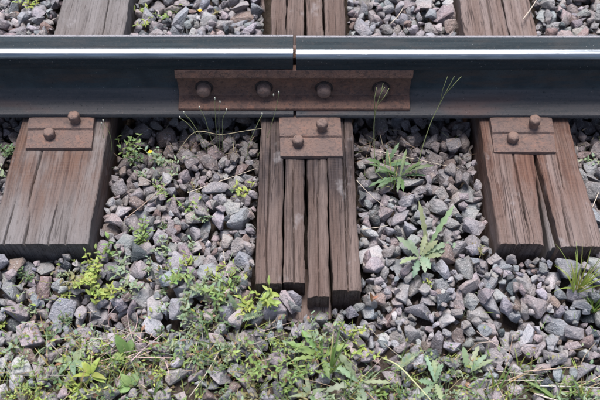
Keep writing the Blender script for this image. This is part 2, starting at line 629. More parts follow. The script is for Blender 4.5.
# the solid sleeper: one timber
cr = rand_cracks(-.640, -.470, 1, 5) + [(-.607, -.34, -.14, .0016, .012), (-.640, -.52, -.30, .0013, .010), (-.600, -.52, -.33, .0016, .012), (-.545, -.50, -.30, .0012, .009),
                                       (-.510, -.50, -.36, .0016, .008), (-.594, .365, .60, .0045, .022), (-.580, .38, .56, .0035, .016), (-.606, .37, .48, .003, .012)]
t = empty('wooden_sleeper', (-.565, -.438, -.15))
tag(t, 'grey wooden sleeper in one solid unsplit piece', 'sleeper', 'wooden sleepers under the rails')
def put(name, mb, mat, parent, sharp=38):
    me = mb.mesh(name, mat, True, sharp)
    o = link(name, me, parent)
    o.matrix_parent_inverse = Matrix.Translation(-Vector(parent.location))
    return o
put('timber', timber(lambda y: -.672 + .027 * min(1, max(0, (y + .05) / .25)), lambda y: -.459 - .004 * min(1, max(0, y / .25)), -.424, FAR, cr, 31), M_WOOD_GREY, t)

t = empty('wooden_sleeper', (.016, -.548, -.15))
tag(t, 'dark weathered wooden sleeper split lengthwise into four strips', 'sleeper', 'wooden sleepers under the rails')
put('timber_strip', timber(lambda y: -.0950 + .018 * min(1, max(0, (y + .05) / .25)), lambda y: -.0375, -.523, FAR, rand_cracks(-.092, -.040, 2, 11) + [(-.070, -.6, -.1, .0011, .008)], 41, .000, .002), M_WOOD_DARK, t)
put('timber_strip', timber(lambda y: -.0350, lambda y: .0095, -.519, FAR, rand_cracks(-.033, .008, 2, 12) + [(-.014, -.6, -.2, .0011, .008)], 47, -.002, -.002), M_WOOD_DARK, t)
put('timber_strip', timber(lambda y: .0170 + .0008 * math.sin(y * 11), lambda y: .0610 + .0012 * math.sin(y * 13), -.551, FAR, rand_cracks(.019, .060, 2, 13) + [(.040, -.6, -.25, .0009, .006)], 53, -.003, .003, .002), M_WOOD_DARK, t)
put('timber_strip', timber(lambda y: .0665 + .0014 * math.sin(y * 12 + 1), lambda y: .1265 - .0075 * min(1, max(0, (y + .05) / .25)), -.539, FAR, rand_cracks(.070, .124, 2, 14) + [(.098, -.6, -.15, .0010, .008)], 59, .001, -.003, .002), M_WOOD_DARK, t)
o = put('broken_base', timber(lambda y: -.035, lambda y: .066, -.572, -.45, [], 67, -.066, .006, .006, .05), M_WOOD_RED, t)
o['label'] = 'reddish broken slab showing under the strip ends'

t = empty('wooden_sleeper', (.540, -.440, -.15))
tag(t, 'reddish brown wooden sleeper split in two with a loose sliver in the gap', 'sleeper', 'wooden sleepers under the rails')
gapL = lambda y: .5470 - .0165 * min(1, max(0, (-.17 - y) / .25)) ** .8
gapR = lambda y: .5515 + .0130 * min(1, max(0, (-.17 - y) / .27)) ** .7
put('timber_half', timber(lambda y: .4320, gapL, -.426, FAR, rand_cracks(.435, .535, 2, 21) + [(.500, -.40, -.12, .0011, .010), (.468, -.5, -.33, .0010, .007), (.506, .2, .62, .0022, .012)], 71, .001, -.004, .002), M_WOOD_RED, t)
put('timber_half', timber(gapR, lambda y: .6460 + .012 * max(0, -.2 - y) / .24 - .026 * min(1, max(0, (y + .05) / .25)), -.430, FAR, rand_cracks(.57, .64, 1, 22) + [(.586, -.47, -.30, .0013, .010), (.600, -.3, -.14, .0010, .006)], 77, .000, .003, .002), M_WOOD_RED, t)
put('sliver', timber(lambda y: .5420 + .005 * (y + .44) / .25, lambda y: .5555 - .006 * (y + .44) / .25, -.434, -.19, [], 83, -.012, .004, .008, .12), M_WOOD_GREY, t)


# ------------------------------------------------------------------ base plates with coach screws
def screw(parent, x, y, z, hh, rot, tilt):
    """coach screw: round shank, wide collar, chamfered hexagonal head"""
    mb = MB()
    prof = [(.0085, -.004, 24), (.0085, hh, 24), (.0135, hh + .001, 24)]
    sides = 24
    def ring(r, zz, hexa):
        out = []
        for k in range(sides):
            a = 2 * math.pi * k / sides
            rr = r
            if hexa:
                aa = (a + rot) % (math.pi / 3) - math.pi / 6
                rr = r * (math.cos(math.pi / 6) / math.cos(aa)) ** hexa
            out.append(Vector((rr * math.cos(a), rr * math.sin(a), zz)))
        return out
    rs = [ring(.0110, -.004, 0), ring(.0110, hh, 0), ring(.0136, hh + .0004, 1), ring(.0146, hh + .002, 1), ring(.0143, hh + .0118, .9),
          ring(.0128, hh + .0150, .6), ring(.0095, hh + .0172, .2), ring(.0055, hh + .0182, 0), ring(.0006, hh + .0186, 0)]
    vs = [v for r_ in rs for v in r_]
    m = Matrix.Rotation(tilt[0], 4, 'X') @ Matrix.Rotation(tilt[1], 4, 'Y')
    vs = [m @ v + Vector((x, y, z)) for v in vs]
    fs = [(i * sides + k, i * sides + (k + 1) % sides, (i + 1) * sides + (k + 1) % sides, (i + 1) * sides + k) for i in range(len(rs) - 1) for k in range(sides)]
    fs.append(tuple((len(rs) - 1) * sides + k for k in range(sides)))
    mb.add(vs, fs)
    return put('coach_screw', mb, M_BOLT, parent, 36)


def build_plate(x0, x1, yf, screws, skew, label):
    """steel plate under the rail foot: seat, raised rib beside the foot, step down to a thin outer apron"""
    t = empty('base_plate', ((x0 + x1) / 2, yf, 0))
    tag(t, label, 'base plate', 'steel base plates on the sleepers')
    yr = yf + .052
    half = [(yf, .0035), (yf + .001, .0085), (yf + .004, .0100), (yr - .006, .0118), (yr - .001, .0128), (yr + .0015, .0178), (yr + .006, .0198),
            (-.086, .0200), (-.0795, .0190), (-.0785, RAIL_Z - .0004), (.0785, RAIL_Z - .0004), (.0795, .0175), (.100, .0175), (.125, .0140), (.175, .0100), (.178, .0035)]
    mb = MB()
    n = len(half)
    nx = 14
    vs, fs = [], []
    for s in range(nx + 1):
        u = s / nx
        x = x0 + (x1 - x0) * u
        ed = -.0012 * (1 if s in (0, nx) else 0)
        for (y, z) in half:
            wob = .0012 * float(value_noise(np.array(x * 40), np.array(y * 30), 5))
            xx = x + skew * (y - yf) / .1 + (.002 * float(value_noise(np.array(y * 50), np.array(u * 3), 6)) if s in (0, nx) else 0)
            vs.append((xx, y + (wob if y < -.08 else 0), z + ed + (wob * .6 if y < -.08 else 0)))
    low = []
    base = len(vs)
    for s in range(nx + 1):
        x = x0 + (x1 - x0) * s / nx
        vs.append((x + 0 * skew, yf + .001, -.004))
        vs.append((x + skew * (.178 - yf) / .1, .178, -.004))
    for s in range(nx):
        for i in range(n - 1):
            fs.append((s * n + i, (s + 1) * n + i, (s + 1) * n + i + 1, s * n + i + 1))
        fs.append((s * n, base + 2 * s, base + 2 * s + 2, (s + 1) * n))
        fs.append((s * n + n - 1, (s + 1) * n + n - 1, base + 2 * s + 3, base + 2 * s + 1))
    fs.append(tuple([i for i in range(n)] + [base + 1, base]))
    fs.append(tuple([nx * n + i for i in reversed(range(n))] + [base + 2 * nx, base + 2 * nx + 1]))
    mb.add(vs, fs)
    p = put('plate', mb, M_PLATE, t, 30)
    for k, (sx, sy, sz, hh) in enumerate(screws):
        screw(t, sx, sy, sz, hh, .3 + k * .8 + x0, (.05 - .03 * k, .04 * k - .03))
    return t


build_plate(-.642, -.487, -.165, [(-.533, -.0920, .017, .013), (-.589, -.1320, .011, .004), (-.600, .098, .017, .014), (-.530, .145, .009, .004)], -.006,
            'rust brown base plate with two coach screws on the solid grey sleeper')
build_plate(-.046, .100, -.189, [(.052, -.117, .017, .015), (-.005, -.156, .011, .006), (-.005, .098, .017, .014), (.060, .145, .009, .004)], -.004,
            'dark brown base plate with two coach screws on the four strip sleeper')
build_plate(.452, .598, -.177, [(.552, -.107, .017, .016), (.498, -.145, .011, .005), (.497, .098, .017, .014), (.556, .145, .009, .004)], .002,
            'dull brown base plate with two coach screws on the reddish split sleeper')


# ------------------------------------------------------------------ ballast: stones dropped one by one onto the bed
def stone_shape(seed):
    r = np.random.default_rng(seed)
    ax = np.array([1.0, r.uniform(.66, .92), r.uniform(.48, .78)])
    k = int(r.integers(9, 15))
    pts = r.normal(size=(k, 3))
    pts /= np.linalg.norm(pts, axis=1)[:, None]
    pts = np.sign(pts) * np.abs(pts) ** .75
    pts *= r.uniform(.82, 1.12, (k, 1)) * ax
    bm = bmesh.new()
    for p in pts:
        bm.verts.new(p)
    bmesh.ops.convex_hull(bm, input=bm.verts)
    bmesh.ops.dissolve_limit(bm, angle_limit=R(14), verts=bm.verts, edges=bm.edges)
    loose = [v for v in bm.verts if not v.link_faces]
    bmesh.ops.delete(bm, geom=loose, context='VERTS')
    bm.normal_update()
    planes = np.array([[*f.normal, f.normal.dot(f.calc_center_median())] for f in bm.faces])
    def finish(b, seg, cuts, amp):
        bmesh.ops.bevel(b, geom=list(b.edges), offset=.055, offset_type='OFFSET', segments=seg, profile=.55, affect='EDGES', clamp_overlap=True)
        bmesh.ops.triangulate(b, faces=b.faces)
        if cuts:
            long_e = [e for e in b.edges if e.calc_length() > .28]
            bmesh.ops.subdivide_edges(b, edges=long_e, cuts=1)
            bmesh.ops.triangulate(b, faces=b.faces)
        b.normal_update()
        from mathutils import noise
        for v in b.verts:
            q = v.co * 2.3 + Vector((seed * 3.1, seed * 1.7, 0))
            v.co += v.normal * (noise.noise(q) * amp + noise.noise(q * 2.9) * amp * .55)
        vv = np.array([v.co[:] for v in b.verts])
        b.verts.index_update()
        ff = np.array([[v.index for v in f.verts] for f in b.faces])
        b.free()
        return vv, ff
    hi = bm.copy()
    fine = finish(hi, 2, True, .055)
    coarse = finish(bm, 1, False, .05)
    return planes, fine, coarse


SHAPES = [stone_shape(100 + i) for i in range(44)]
ASPECT = []
for sh_ in SHAPES:
    e_ = np.sqrt(np.linalg.eigvalsh(np.cov(sh_[1][0].T)))
    ASPECT.append((e_[1] / e_[2], e_[0] / e_[2]))
GX0, GX1, GY0, GY1, CELL = -1.28, 1.28, -1.10, 1.02, .004
gx = np.arange(GX0, GX1, CELL) + CELL / 2
gy = np.arange(GY0, GY1, CELL) + CELL / 2
GXX, GYY = np.meshgrid(gx, gy)
HM = soil_bed(GXX, GYY)
TG = level(GXX, GYY)
BLOCK = np.zeros_like(HM, bool)
for a, b, fr in (SLEEPERS['solid'], SLEEPERS['two'], (-.096, .012, -.525), (.010, .064, -.553), (.062, .128, -.541)):
    BLOCK |= (GXX > a - .003) & (GXX < b + .003) & (GYY > fr - .003)
HM[BLOCK] = 5.0
OWN = np.full(HM.shape, -1, int)
stones = []     # (shape, quat, size, x, y, z)


def rand_quat(r):
    q = r.normal(size=4)
    return Quaternion(q / np.linalg.norm(q))


def fit(shape, q, s, x, y):
    pl = SHAPES[shape][0]
    Rm = np.array(q.to_matrix())
    n = pl[:, :3] @ Rm.T
    d = pl[:, 3] * s
    rad = s * 1.25
    i0, i1 = int((x - rad - GX0) / CELL), int((x + rad - GX0) / CELL) + 1
    j0, j1 = int((y - rad - GY0) / CELL), int((y + rad - GY0) / CELL) + 1
    if i0 < 0 or j0 < 0 or i1 >= len(gx) or j1 >= len(gy):
        return None
    dx = (gx[i0:i1] - x)[None, :, None]
    dy = (gy[j0:j1] - y)[:, None, None]
    up = n[:, 2] > 1e-3
    dn = n[:, 2] < -1e-3
    zu = ((d[up] - n[up, 0] * dx - n[up, 1] * dy) / n[up, 2]).min(2)
    zl = ((d[dn] - n[dn, 0] * dx - n[dn, 1] * dy) / n[dn, 2]).max(2)
    m = zu > zl
    sd_ = ~(up | dn)
    if sd_.any():
        m &= ((d[sd_] - n[sd_, 0] * dx - n[sd_, 1] * dy) > 0).all(2)
    if m.sum() < 4:
        return None
    H = HM[j0:j1, i0:i1]
    z = np.where(m, H - zl, -9).max()
    return z, (j0, j1, i0, i1), m, zu


def drop(n_try, smin, smax, med, over, region=None, seed=1, rots=7):
    r = np.random.default_rng(seed)
    fails = 0
    for _ in range(n_try):
        cand_i = r.integers(6, len(gx) - 6, 14)
        cand_j = r.integers(6, len(gy) - 6, 14)
        deficit = np.where(BLOCK[cand_j, cand_i], -9, TG[cand_j, cand_i] - HM[cand_j, cand_i])
        if region is not None:
            deficit = np.where(region(gx[cand_i], gy[cand_j]), deficit, -9)
        k = int(deficit.argmax())
        if deficit[k] < .004:
            continue
        s = float(np.clip(med * math.exp(r.normal() * .30), smin, smax))
        best = None
        sh = int(r.integers(len(SHAPES)))
        for q_ in range(rots):
            q = rand_quat(r)
            x = float(gx[cand_i[k]] + r.normal() * s * .35)
            y = float(gy[cand_j[k]] + r.normal() * s * .35)
            f = fit(sh, q, s, x, y)
            if f is None:
                continue
            top = f[0] + np.where(f[2], f[3], -9).max()
            j0, j1, i0, i1 = f[1]
            lim = TG[(j0 + j1) // 2, (i0 + i1) // 2] + over
            sc = top - lim
            if sc < 0 and (best is None or f[0] < best[0][0]):
                best = (f, q, x, y)
        if best is None:
            continue
        (z, (j0, j1, i0, i1), m, zu), q, x, y = best
        z -= .0012
        sub = HM[j0:j1, i0:i1]
        new = np.where(m, z + zu, -9)
        win = new > sub
        sub[win] = new[win]
        OWN[j0:j1, i0:i1][win] = len(stones)
        stones.append((sh, q, s, x, y, z))


front = lambda x, y: y < -.60
back = lambda x, y: y >= -.62
drop(5600, .013, .036, .0232, .013, back, 3)
drop(2600, .010, .034, .0190, .013, front, 5)
drop(5500, .006, .018, .0110, .009, None, 8, 5)

# colours: linear values of the granite kinds
KINDS = {
    'pinkish grey': ((.246, .220, .224), .30), 'mauve grey': ((.212, .206, .214), .36), 'pale grey': ((.315, .312, .325), .15),
    'blue grey': ((.208, .220, .240), .13), 'dark slate': ((.062, .072, .079), .05), 'reddish brown': ((.185, .142, .132), .06)}
knames = list(KINDS)
kp = np.array([KINDS[k][1] for k in knames])
kp /= kp.sum()
cr_ = np.random.default_rng(44)
kind_of, colour_of = [], []
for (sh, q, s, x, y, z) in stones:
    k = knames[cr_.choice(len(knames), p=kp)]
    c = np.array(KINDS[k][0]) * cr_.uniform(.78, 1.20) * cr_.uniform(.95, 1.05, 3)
    # brown brake dust beside the rail, the rail's shade also put into the colour
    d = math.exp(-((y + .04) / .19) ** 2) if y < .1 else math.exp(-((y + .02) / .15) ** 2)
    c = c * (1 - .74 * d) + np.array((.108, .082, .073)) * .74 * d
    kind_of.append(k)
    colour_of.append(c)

# the 300 stones that show most
cx_, cy_, cz_ = cam.location
f_ = 50 / 36
vis = np.zeros(len(stones))
okc = OWN >= 0
dz = HM - cz_
dyy = GYY - cy_
p_ = R(54.4)
dep = dyy * math.cos(p_) - dz * math.sin(p_)
sx_ = GXX / dep * f_
sy_ = (dyy * math.sin(p_) + dz * math.cos(p_)) / dep * f_
inside = okc & (np.abs(sx_) < .51) & (np.abs(sy_) < .345) & ~((GYY > -.085) & (GYY < .235))
np.add.at(vis, OWN[inside], (1 / dep[inside] ** 2))
order = np.argsort(-vis)
chosen = set(int(i) for i in order[:300] if vis[i] > 0)


def area_words(x, y):
    if y > .1:
        if x < -.46: return 'beyond the rail beside the solid grey sleeper'
        if x < .1: return 'beyond the rail between the solid and the four strip sleeper'
        if x < .5: return 'beyond the rail between the four strip and the reddish sleeper'
        return 'beyond the rail outside the reddish sleeper'
    if y < -.60:
        return 'among the weeds in front of the sleeper ends' if x < .15 else 'in the clear patch in front of the reddish sleeper'
    if x < -.66: return 'on the outer side of the solid grey sleeper'
    if x > .64: return 'on the outer side of the reddish sleeper'
    if y < -.44 and x < -.42: return 'at the end of the solid grey sleeper'
    if y < -.44 and x > .42: return 'at the end of the reddish sleeper'
    if x < .02: return 'between the solid and the four strip sleeper'
    return 'between the four strip and the reddish sleeper'


fine_mesh = {}
def get_fine(sh):
    if sh not in fine_mesh:
        mb = MB()
        vv, ff = SHAPES[sh][1]
        mb.add(vv.tolist(), ff.tolist())
        fine_mesh[sh] = mb.mesh('ballast_stone', M_STONE, True, 42)
    return fine_mesh[sh]


for i in sorted(chosen):
    sh, q, s, x, y, z = stones[i]
    o = bpy.data.objects.new('ballast_stone', get_fine(sh))
    COL.objects.link(o)
    o.rotation_mode = 'QUATERNION'
    o.rotation_quaternion = q
    o.scale = (s, s, s)
    o.location = (x, y, z)
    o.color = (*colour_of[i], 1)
    a1, a2 = ASPECT[sh]
    form = 'long ' if a1 < .74 else ('flat ' if a2 < .56 else 'blocky ')
    big = 'large ' if s > .030 else ('small ' if s < .022 else '')
    o['label'] = big + form + kind_of[i] + ' stone ' + area_words(x, y)
    o['category'] = 'stone'
    o['group'] = 'ballast stones'

V, F, Cc = [], [], []
off = 0
for i, (sh, q, s, x, y, z) in enumerate(stones):
    if i in chosen:
        continue
    vv, ff = SHAPES[sh][2]
    V.append(vv @ np.array(q.to_matrix()).T * s + np.array((x, y, z)))
    F.append(ff + off)
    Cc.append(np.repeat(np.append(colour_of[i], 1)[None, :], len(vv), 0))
    off += len(vv)
V, F, Cc = np.concatenate(V), np.concatenate(F), np.concatenate(Cc)
me = bpy.data.meshes.new('ballast_gravel')
me.vertices.add(len(V))
me.vertices.foreach_set('co', V.astype(np.float32).ravel())
me.loops.add(F.size)
me.loops.foreach_set('vertex_index', F.astype(np.int32).ravel())
me.polygons.add(len(F))
me.polygons.foreach_set('loop_start', np.arange(0, F.size, 3, dtype=np.int32))
me.polygons.foreach_set('use_smooth', np.ones(len(F), bool))
me.update(calc_edges=True)
at = me.attributes.new('tint', 'FLOAT_COLOR', 'POINT')
at.data.foreach_set('color', Cc.astype(np.float32).ravel())
me.materials.append(M_STONE)
me.set_sharp_from_angle(angle=R(42))
tag(link('ballast_gravel', me), 'grey and pinkish crushed stone ballast filling the track bed', 'gravel', None, 'stuff')
print('stones', len(stones), 'tris', len(F))


# ------------------------------------------------------------------ plants
BED = np.where(BLOCK, -.06, HM)
def surf(x, y, r=.0):
    i, j = int((x - GX0) / CELL), int((y - GY0) / CELL)
    k = max(0, int(r / CELL))
    return float(BED[max(0, j - k):j + k + 1, max(0, i - k):i + k + 1].mean() if k else BED[j, i])


def surf_max(x, y, r=.008):
    i, j = int((x - GX0) / CELL), int((y - GY0) / CELL)
    k = int(r / CELL)
    return float(np.where(BLOCK, 0.002, HM)[j - k:j + k + 1, i - k:i + k + 1].max())


def leaf(mb, base, d, length, width, droop, tint, shape='oval', fold=.35, n=4, roll=0.0):
    """blade bending under its own weight, folded along the midrib"""
    base, d = Vector(base), Vector(d).normalized()
    side = d.cross(Vector((0, 0, 1)))
    side = side.normalized() if side.length > .05 else Vector((1, 0, 0))
    side = Quaternion(d, roll) @ side
    pts, p, dd = [], base.copy(), d.copy()
    for i in range(n + 1):
        pts.append((p.copy(), dd.copy()))
        p = p + dd * (length / n)
        dd = (dd + Vector((0, 0, -droop / n))).normalized()
    vs, fs = [], []
    for i, (q, e) in enumerate(pts):
        u = i / n
        if shape == 'oval':
            w = math.sin(math.pi * min(1, .06 + .94 * u ** .85)) ** .8
        elif shape == 'lance':
            w = math.sin(math.pi * min(1, .12 + .88 * u ** .6)) ** .9
        elif shape == 'tooth':
            w = (.25 + .75 * math.sin(math.pi * min(1, u ** 1.25 * .93 + .03))) * (1.0 if i % 2 else .52) * (1 if i < n else .05)
        else:
            w = (1 - u) ** .6 * (.6 + .4 * min(1, u * 6))
        w = max(w, .03) * width / 2
        up = side.cross(e).normalized()
        fwd = e * (-.25 * w if shape == 'tooth' and i % 2 else 0)
        vs += [q - side * w + up * (fold * w) + fwd, q, q + side * w + up * (fold * w) + fwd]
    for i in range(n):
        a = i * 3
        fs += [(a, a + 1, a + 4, a + 3), (a + 1, a + 2, a + 5, a + 4)]
    mb.add(vs, fs, tint)


def jitter_tint(r, base, amt=.25):
    k = 1 + r.uniform(-amt, amt)
    return (base[0] * k * (1 + r.uniform(-.12, .2)), base[1] * k, base[2] * k * (1 + r.uniform(-.15, .15)))


GREENS = {'fresh': (.180, .270, .090), 'yellow': (.270, .340, .090), 'mint': (.215, .285, .180), 'deep': (.105, .165, .080), 'olive': (.190, .185, .090)}


def weed(x, y, h, spread, stems, leaf_len, hue, label, seed, name='leafy_weed', flower=None, lean=(0, 0), dens=1.0):
    r = random.Random(seed)
    z = surf(x, y, .014) - .004
    t = empty(name, (x, y, z))
    tag(t, label, 'weed', 'small weeds growing in the ballast')
    st, fo = MB(), MB()
    tips = []
    for s in range(stems):
        a = r.uniform(0, 2 * math.pi)
        hh = h * r.uniform(.6, 1.1)
        ro = spread * r.uniform(.35, 1.0)
        n = 5
        pts = []
        for i in range(n + 1):
            u = i / n
            pts.append(Vector((math.cos(a) * ro * u ** 1.3 + lean[0] * u + r.uniform(-.002, .002), math.sin(a) * ro * u ** 1.3 + lean[1] * u + r.uniform(-.002, .002), hh * u)))
        tube(st, pts, [.0013 * (1 - .6 * i / n) for i in range(n + 1)], jitter_tint(r, (.17, .15, .07)), 4)
        k = max(4, int(hh / leaf_len * 2.6 * dens) + 2)
        az = r.uniform(0, 6)
        for i in range(k):
            u = .22 + .78 * i / (k - 1)
            f_i = min(n - 1, int(u * n))
            p = pts[f_i].lerp(pts[f_i + 1], u * n - f_i)
            az += 2.4 + r.uniform(-.4, .4)
            d = Vector((math.cos(az), math.sin(az), r.uniform(.15, .9)))
            ll = leaf_len * r.uniform(.6, 1.15) * (1.1 - .35 * u)
            leaf(fo, p, d, ll, ll * r.uniform(.28, .46), r.uniform(.1, .9), jitter_tint(r, GREENS[hue]), 'oval', .3, 4, r.uniform(-.4, .4))
        tips.append(pts[-1])
    link('stem', st.mesh('stem', M_LEAF), t)
    link('foliage', fo.mesh('foliage', M_LEAF), t)
    if flower:
        fl = MB()
        p = tips[0] + Vector((0, 0, .004))
        for q in range(7):
            a = q * 2 * math.pi / 7
            leaf(fl, p, (math.cos(a), math.sin(a), .5), .006, .004, .3, flower, 'oval', .1, 3)
        dome(fl, p - Vector((0, 0, .001)), (0, 0, 1), .002, .003, 8, 3, .001, (flower[0] * .8, flower[1] * .6, flower[2]))
        link('flower', fl.mesh('flower', M_LEAF), t)['label'] = 'small yellow flower'
    return t


def rosette(x, y, n, length, width, hue, label, seed, shape='tooth', rise=(.25, .9), name='rosette_weed', az0=None, arc=2 * math.pi):
    r = random.Random(seed)
    z = surf(x, y, .012) + .007
    t = empty(name, (x, y, z))
    tag(t, label, 'weed', 'broad leaved weeds growing in the ballast')
    for i in range(n):
        mb = MB()
        a = (az0 if az0 is not None else r.uniform(0, 6)) + arc * i / n + r.uniform(-.25, .25)
        ll = length * r.uniform(.6, 1.1)
        leaf(mb, (math.cos(a) * .003, math.sin(a) * .003, .001 * i), (math.cos(a), math.sin(a), r.uniform(*rise)), ll, width * r.uniform(.75, 1.15), r.uniform(.5, 1.3),
             jitter_tint(r, GREENS[hue], .2), shape, .28, 11 if shape == 'tooth' else 7, r.uniform(-.3, .3))
        link('leaf', mb.mesh('leaf', M_LEAF), t)
    return t


def grass(x, y, n, length, width, hue, label, seed, lean=(0, 0), dry=.15, flat=.5):
    r = random.Random(seed)
    z = surf(x, y, .012) - .004
    t = empty('grass_tuft', (x, y, z))
    tag(t, label, 'grass', 'grass tufts in the ballast')
    for i in range(n):
        mb = MB()
        a = r.uniform(0, 2 * math.pi)
        ll = length * r.uniform(.45, 1.1)
        tint = jitter_tint(r, GREENS[hue], .2) if r.random() > dry else jitter_tint(r, (.42, .34, .18), .2)
        k = r.uniform(.15, 1) * flat
        leaf(mb, (math.cos(a) * r.uniform(0, .010), math.sin(a) * r.uniform(0, .010), 0), (math.cos(a) * k + lean[0], math.sin(a) * k + lean[1], 1), ll, width * r.uniform(.7, 1.2), r.uniform(.3, 1.5),
             tint, 'grass', .5, 8, r.uniform(-1, 1))
        link('blade', mb.mesh('blade', M_LEAF), t)
    return t


def stalk(pts, radius, tint, label, heads=(), head_tint=(.45, .45, .32), head_size=(.0030, .008), name='grass_stalk', leaves=0, seed=0, forks=()):
    """thin upright stalk; pts are world positions from root to tip"""
    r = random.Random(seed)
    root = Vector(pts[0])
    t = empty(name, root)
    tag(t, label, 'stalk', 'thin stalks standing in front of the rail')
    P = [Vector(p) - root for p in pts]
    # smooth the run of points
    Q = []
    for i in range(len(P) - 1):
        a, b, c, d = P[max(0, i - 1)], P[i], P[i + 1], P[min(len(P) - 1, i + 2)]
        for k in range(5):
            u = k / 5
            Q.append(.5 * ((2 * b) + (c - a) * u + (2 * a - 5 * b + 4 * c - d) * u * u + (3 * b - a - 3 * c + d) * u ** 3))
    Q.append(P[-1])
    mb = MB()
    tube(mb, Q, [radius * (1 - .5 * i / len(Q)) for i in range(len(Q))], tint, 5)
    for (f0, f1, f2) in forks:
        tube(mb, [Vector(f0) - root, Vector(f1) - root, Vector(f2) - root], [radius * .7, radius * .6, radius * .4], tint, 4)
    link('stem', mb.mesh('stem', M_STRAW), t)
    for hp in heads:
        hb = MB()
        p = Vector(hp) - root
        w, l = head_size
        tube(hb, [p - Vector((0, 0, l * .5)), p - Vector((0, 0, l * .25)), p + Vector((0, 0, l * .1)), p + Vector((0, 0, l * .4)), p + Vector((0, 0, l * .5))], [w * .25, w * .5, w * .55, w * .35, w * .1], head_tint, 7)
        link('bud', hb.mesh('bud', M_STRAW), t)
    return t


def feather_leaf(x, y, d, length, label, seed, hue='mint'):
    r = random.Random(seed)
    z = surf(x, y, .01) + .002
    t = empty('feathery_weed', (x, y, z))
    tag(t, label, 'weed', 'feathery weeds growing in the ballast')
    d = Vector(d).normalized()
    side = d.cross(Vector((0, 0, 1))).normalized()
    rib, fo = MB(), MB()
    n = 22
    pts, p, dd = [], Vector((0, 0, 0)), d.copy()
    for i in range(n + 1):
        pts.append(p.copy())
        p += dd * length / n
        dd = (dd + Vector((0, 0, -.9 / n))).normalized()
    tube(rib, pts, [.0010 * (1 - .6 * i / n) for i in range(n + 1)], GREENS[hue], 4)
    for i in range(3, n + 1):
        u = i / n
        w = length * .13 * math.sin(math.pi * min(1, .15 + .85 * u)) + .002
        for s in (-1, 1):
            leaf(fo, pts[i], side * s + d * .55 + Vector((0, 0, .35)), w * r.uniform(.8, 1.1), w * .33, .3, jitter_tint(r, GREENS[hue], .15), 'lance', .3, 3)
    link('stem', rib.mesh('stem', M_LEAF), t)
    link('foliage', fo.mesh('foliage', M_LEAF), t)


A4 = 'solid and the four strip sleeper'
weed(-.455, -.482, .058, .050, 14, .017, 'yellow', 'dense yellow green weed cushion at the corner of the solid grey sleeper', 1, dens=1.3)
weed(-.418, -.505, .046, .045, 9, .019, 'yellow', 'low yellow green weed beside the dense cushion at the solid sleeper', 2)
weed(-.490, -.500, .040, .040, 6, .017, 'olive', 'reddish tipped olive weed beside the dense yellow green cushion', 3)
weed(-.425, -.430, .055, .030, 3, .022, 'fresh', 'thin leafy sprig climbing the corner of the solid grey sleeper', 4)
weed(-.395, -.450, .040, .045, 5, .018, 'mint', 'mint green weed sprig near the end corner of the solid sleeper', 5)
weed(-.365, -.490, .035, .045, 5, .017, 'mint', 'sparse mint green weed on stones off the solid sleeper corner', 6)
weed(-.430, -.120, .075, .050, 5, .018, 'fresh', 'straggly green weed against the rail foot beside the solid sleeper', 7)
weed(-.400, -.155, .045, .045, 4, .018, 'deep', 'dark green weed by the solid sleeper close to the rail', 8)
weed(-.335, -.150, .050, .055, 6, .017, 'mint', 'leafy weed with one small yellow flower near the rail foot', 9, flower=(.75, .55, .03))
weed(-.315, -.195, .035, .045, 5, .017, 'mint', 'flat mint green weed on stones below the yellow flowered weed', 10)
weed(-.262, -.290, .030, .040, 4, .020, 'fresh', 'small green weed alone on the stones between the ' + A4, 11)
weed(-.350, -.372, .040, .040, 5, .016, 'fresh', 'weed with upright sprigs beside the side of the solid sleeper', 12)
weed(-.300, -.420, .035, .045, 5, .016, 'mint', 'pale low weed mat edge between the ' + A4, 13)
weed(-.128, -.255, .030, .030, 4, .020, 'yellow', 'tiny yellow green weed against the first strip of the split sleeper', 14)
weed(-.270, -.490, .040, .050, 7, .018, 'fresh', 'bushy fresh green weed in the mat before the split sleeper', 15)
weed(-.215, -.505, .050, .055, 9, .020, 'mint', 'bushy mint green weed in the mat before the split sleeper', 16)
weed(-.160, -.520, .050, .055, 9, .020, 'fresh', 'largest leafy weed beside the first strip end', 17)
weed(-.115, -.550, .045, .040, 7, .019, 'yellow', 'yellow green leafy sprig under the first strip end', 18)
weed(-.060, -.555, .050, .030, 4, .024, 'yellow', 'tall yellow green sprig in front of the second strip end', 19)
weed(-.195, -.575, .040, .055, 8, .018, 'deep', 'dark green low weed in front of the bushy mat', 20)
weed(-.250, -.565, .040, .050, 7, .018, 'mint', 'grey green weed at the outer edge of the bushy mat', 21)
weed(-.705, -.125, .060, .045, 6, .016, 'deep', 'dark straggly weed against the rail outside the solid sleeper', 22)
weed(-.720, -.210, .045, .045, 6, .017, 'mint', 'pale green weed on the outer side of the solid sleeper', 23)
weed(.705, -.160, .035, .035, 4, .018, 'mint', 'mint green weed on the outer side of the reddish sleeper', 24)
weed(-.745, .400, .035, .045, 6, .018, 'yellow', 'bright weed beyond the rail outside the solid sleeper', 25)
weed(-.440, .385, .035, .040, 6, .018, 'yellow', 'yellow green weed beyond the rail at the solid sleeper side', 26)
weed(-.430, .315, .030, .030, 4, .016, 'yellow', 'tiny bright weed tucked behind the rail by the solid sleeper', 27)
weed(-.375, .360, .035, .045, 5, .016, 'fresh', 'green weed on stones beyond the rail near the solid sleeper', 28)
weed(-.240, .370, .030, .040, 3, .014, 'olive', 'sparse weed with one yellow flower on stones beyond the rail', 29, flower=(.85, .50, .02))

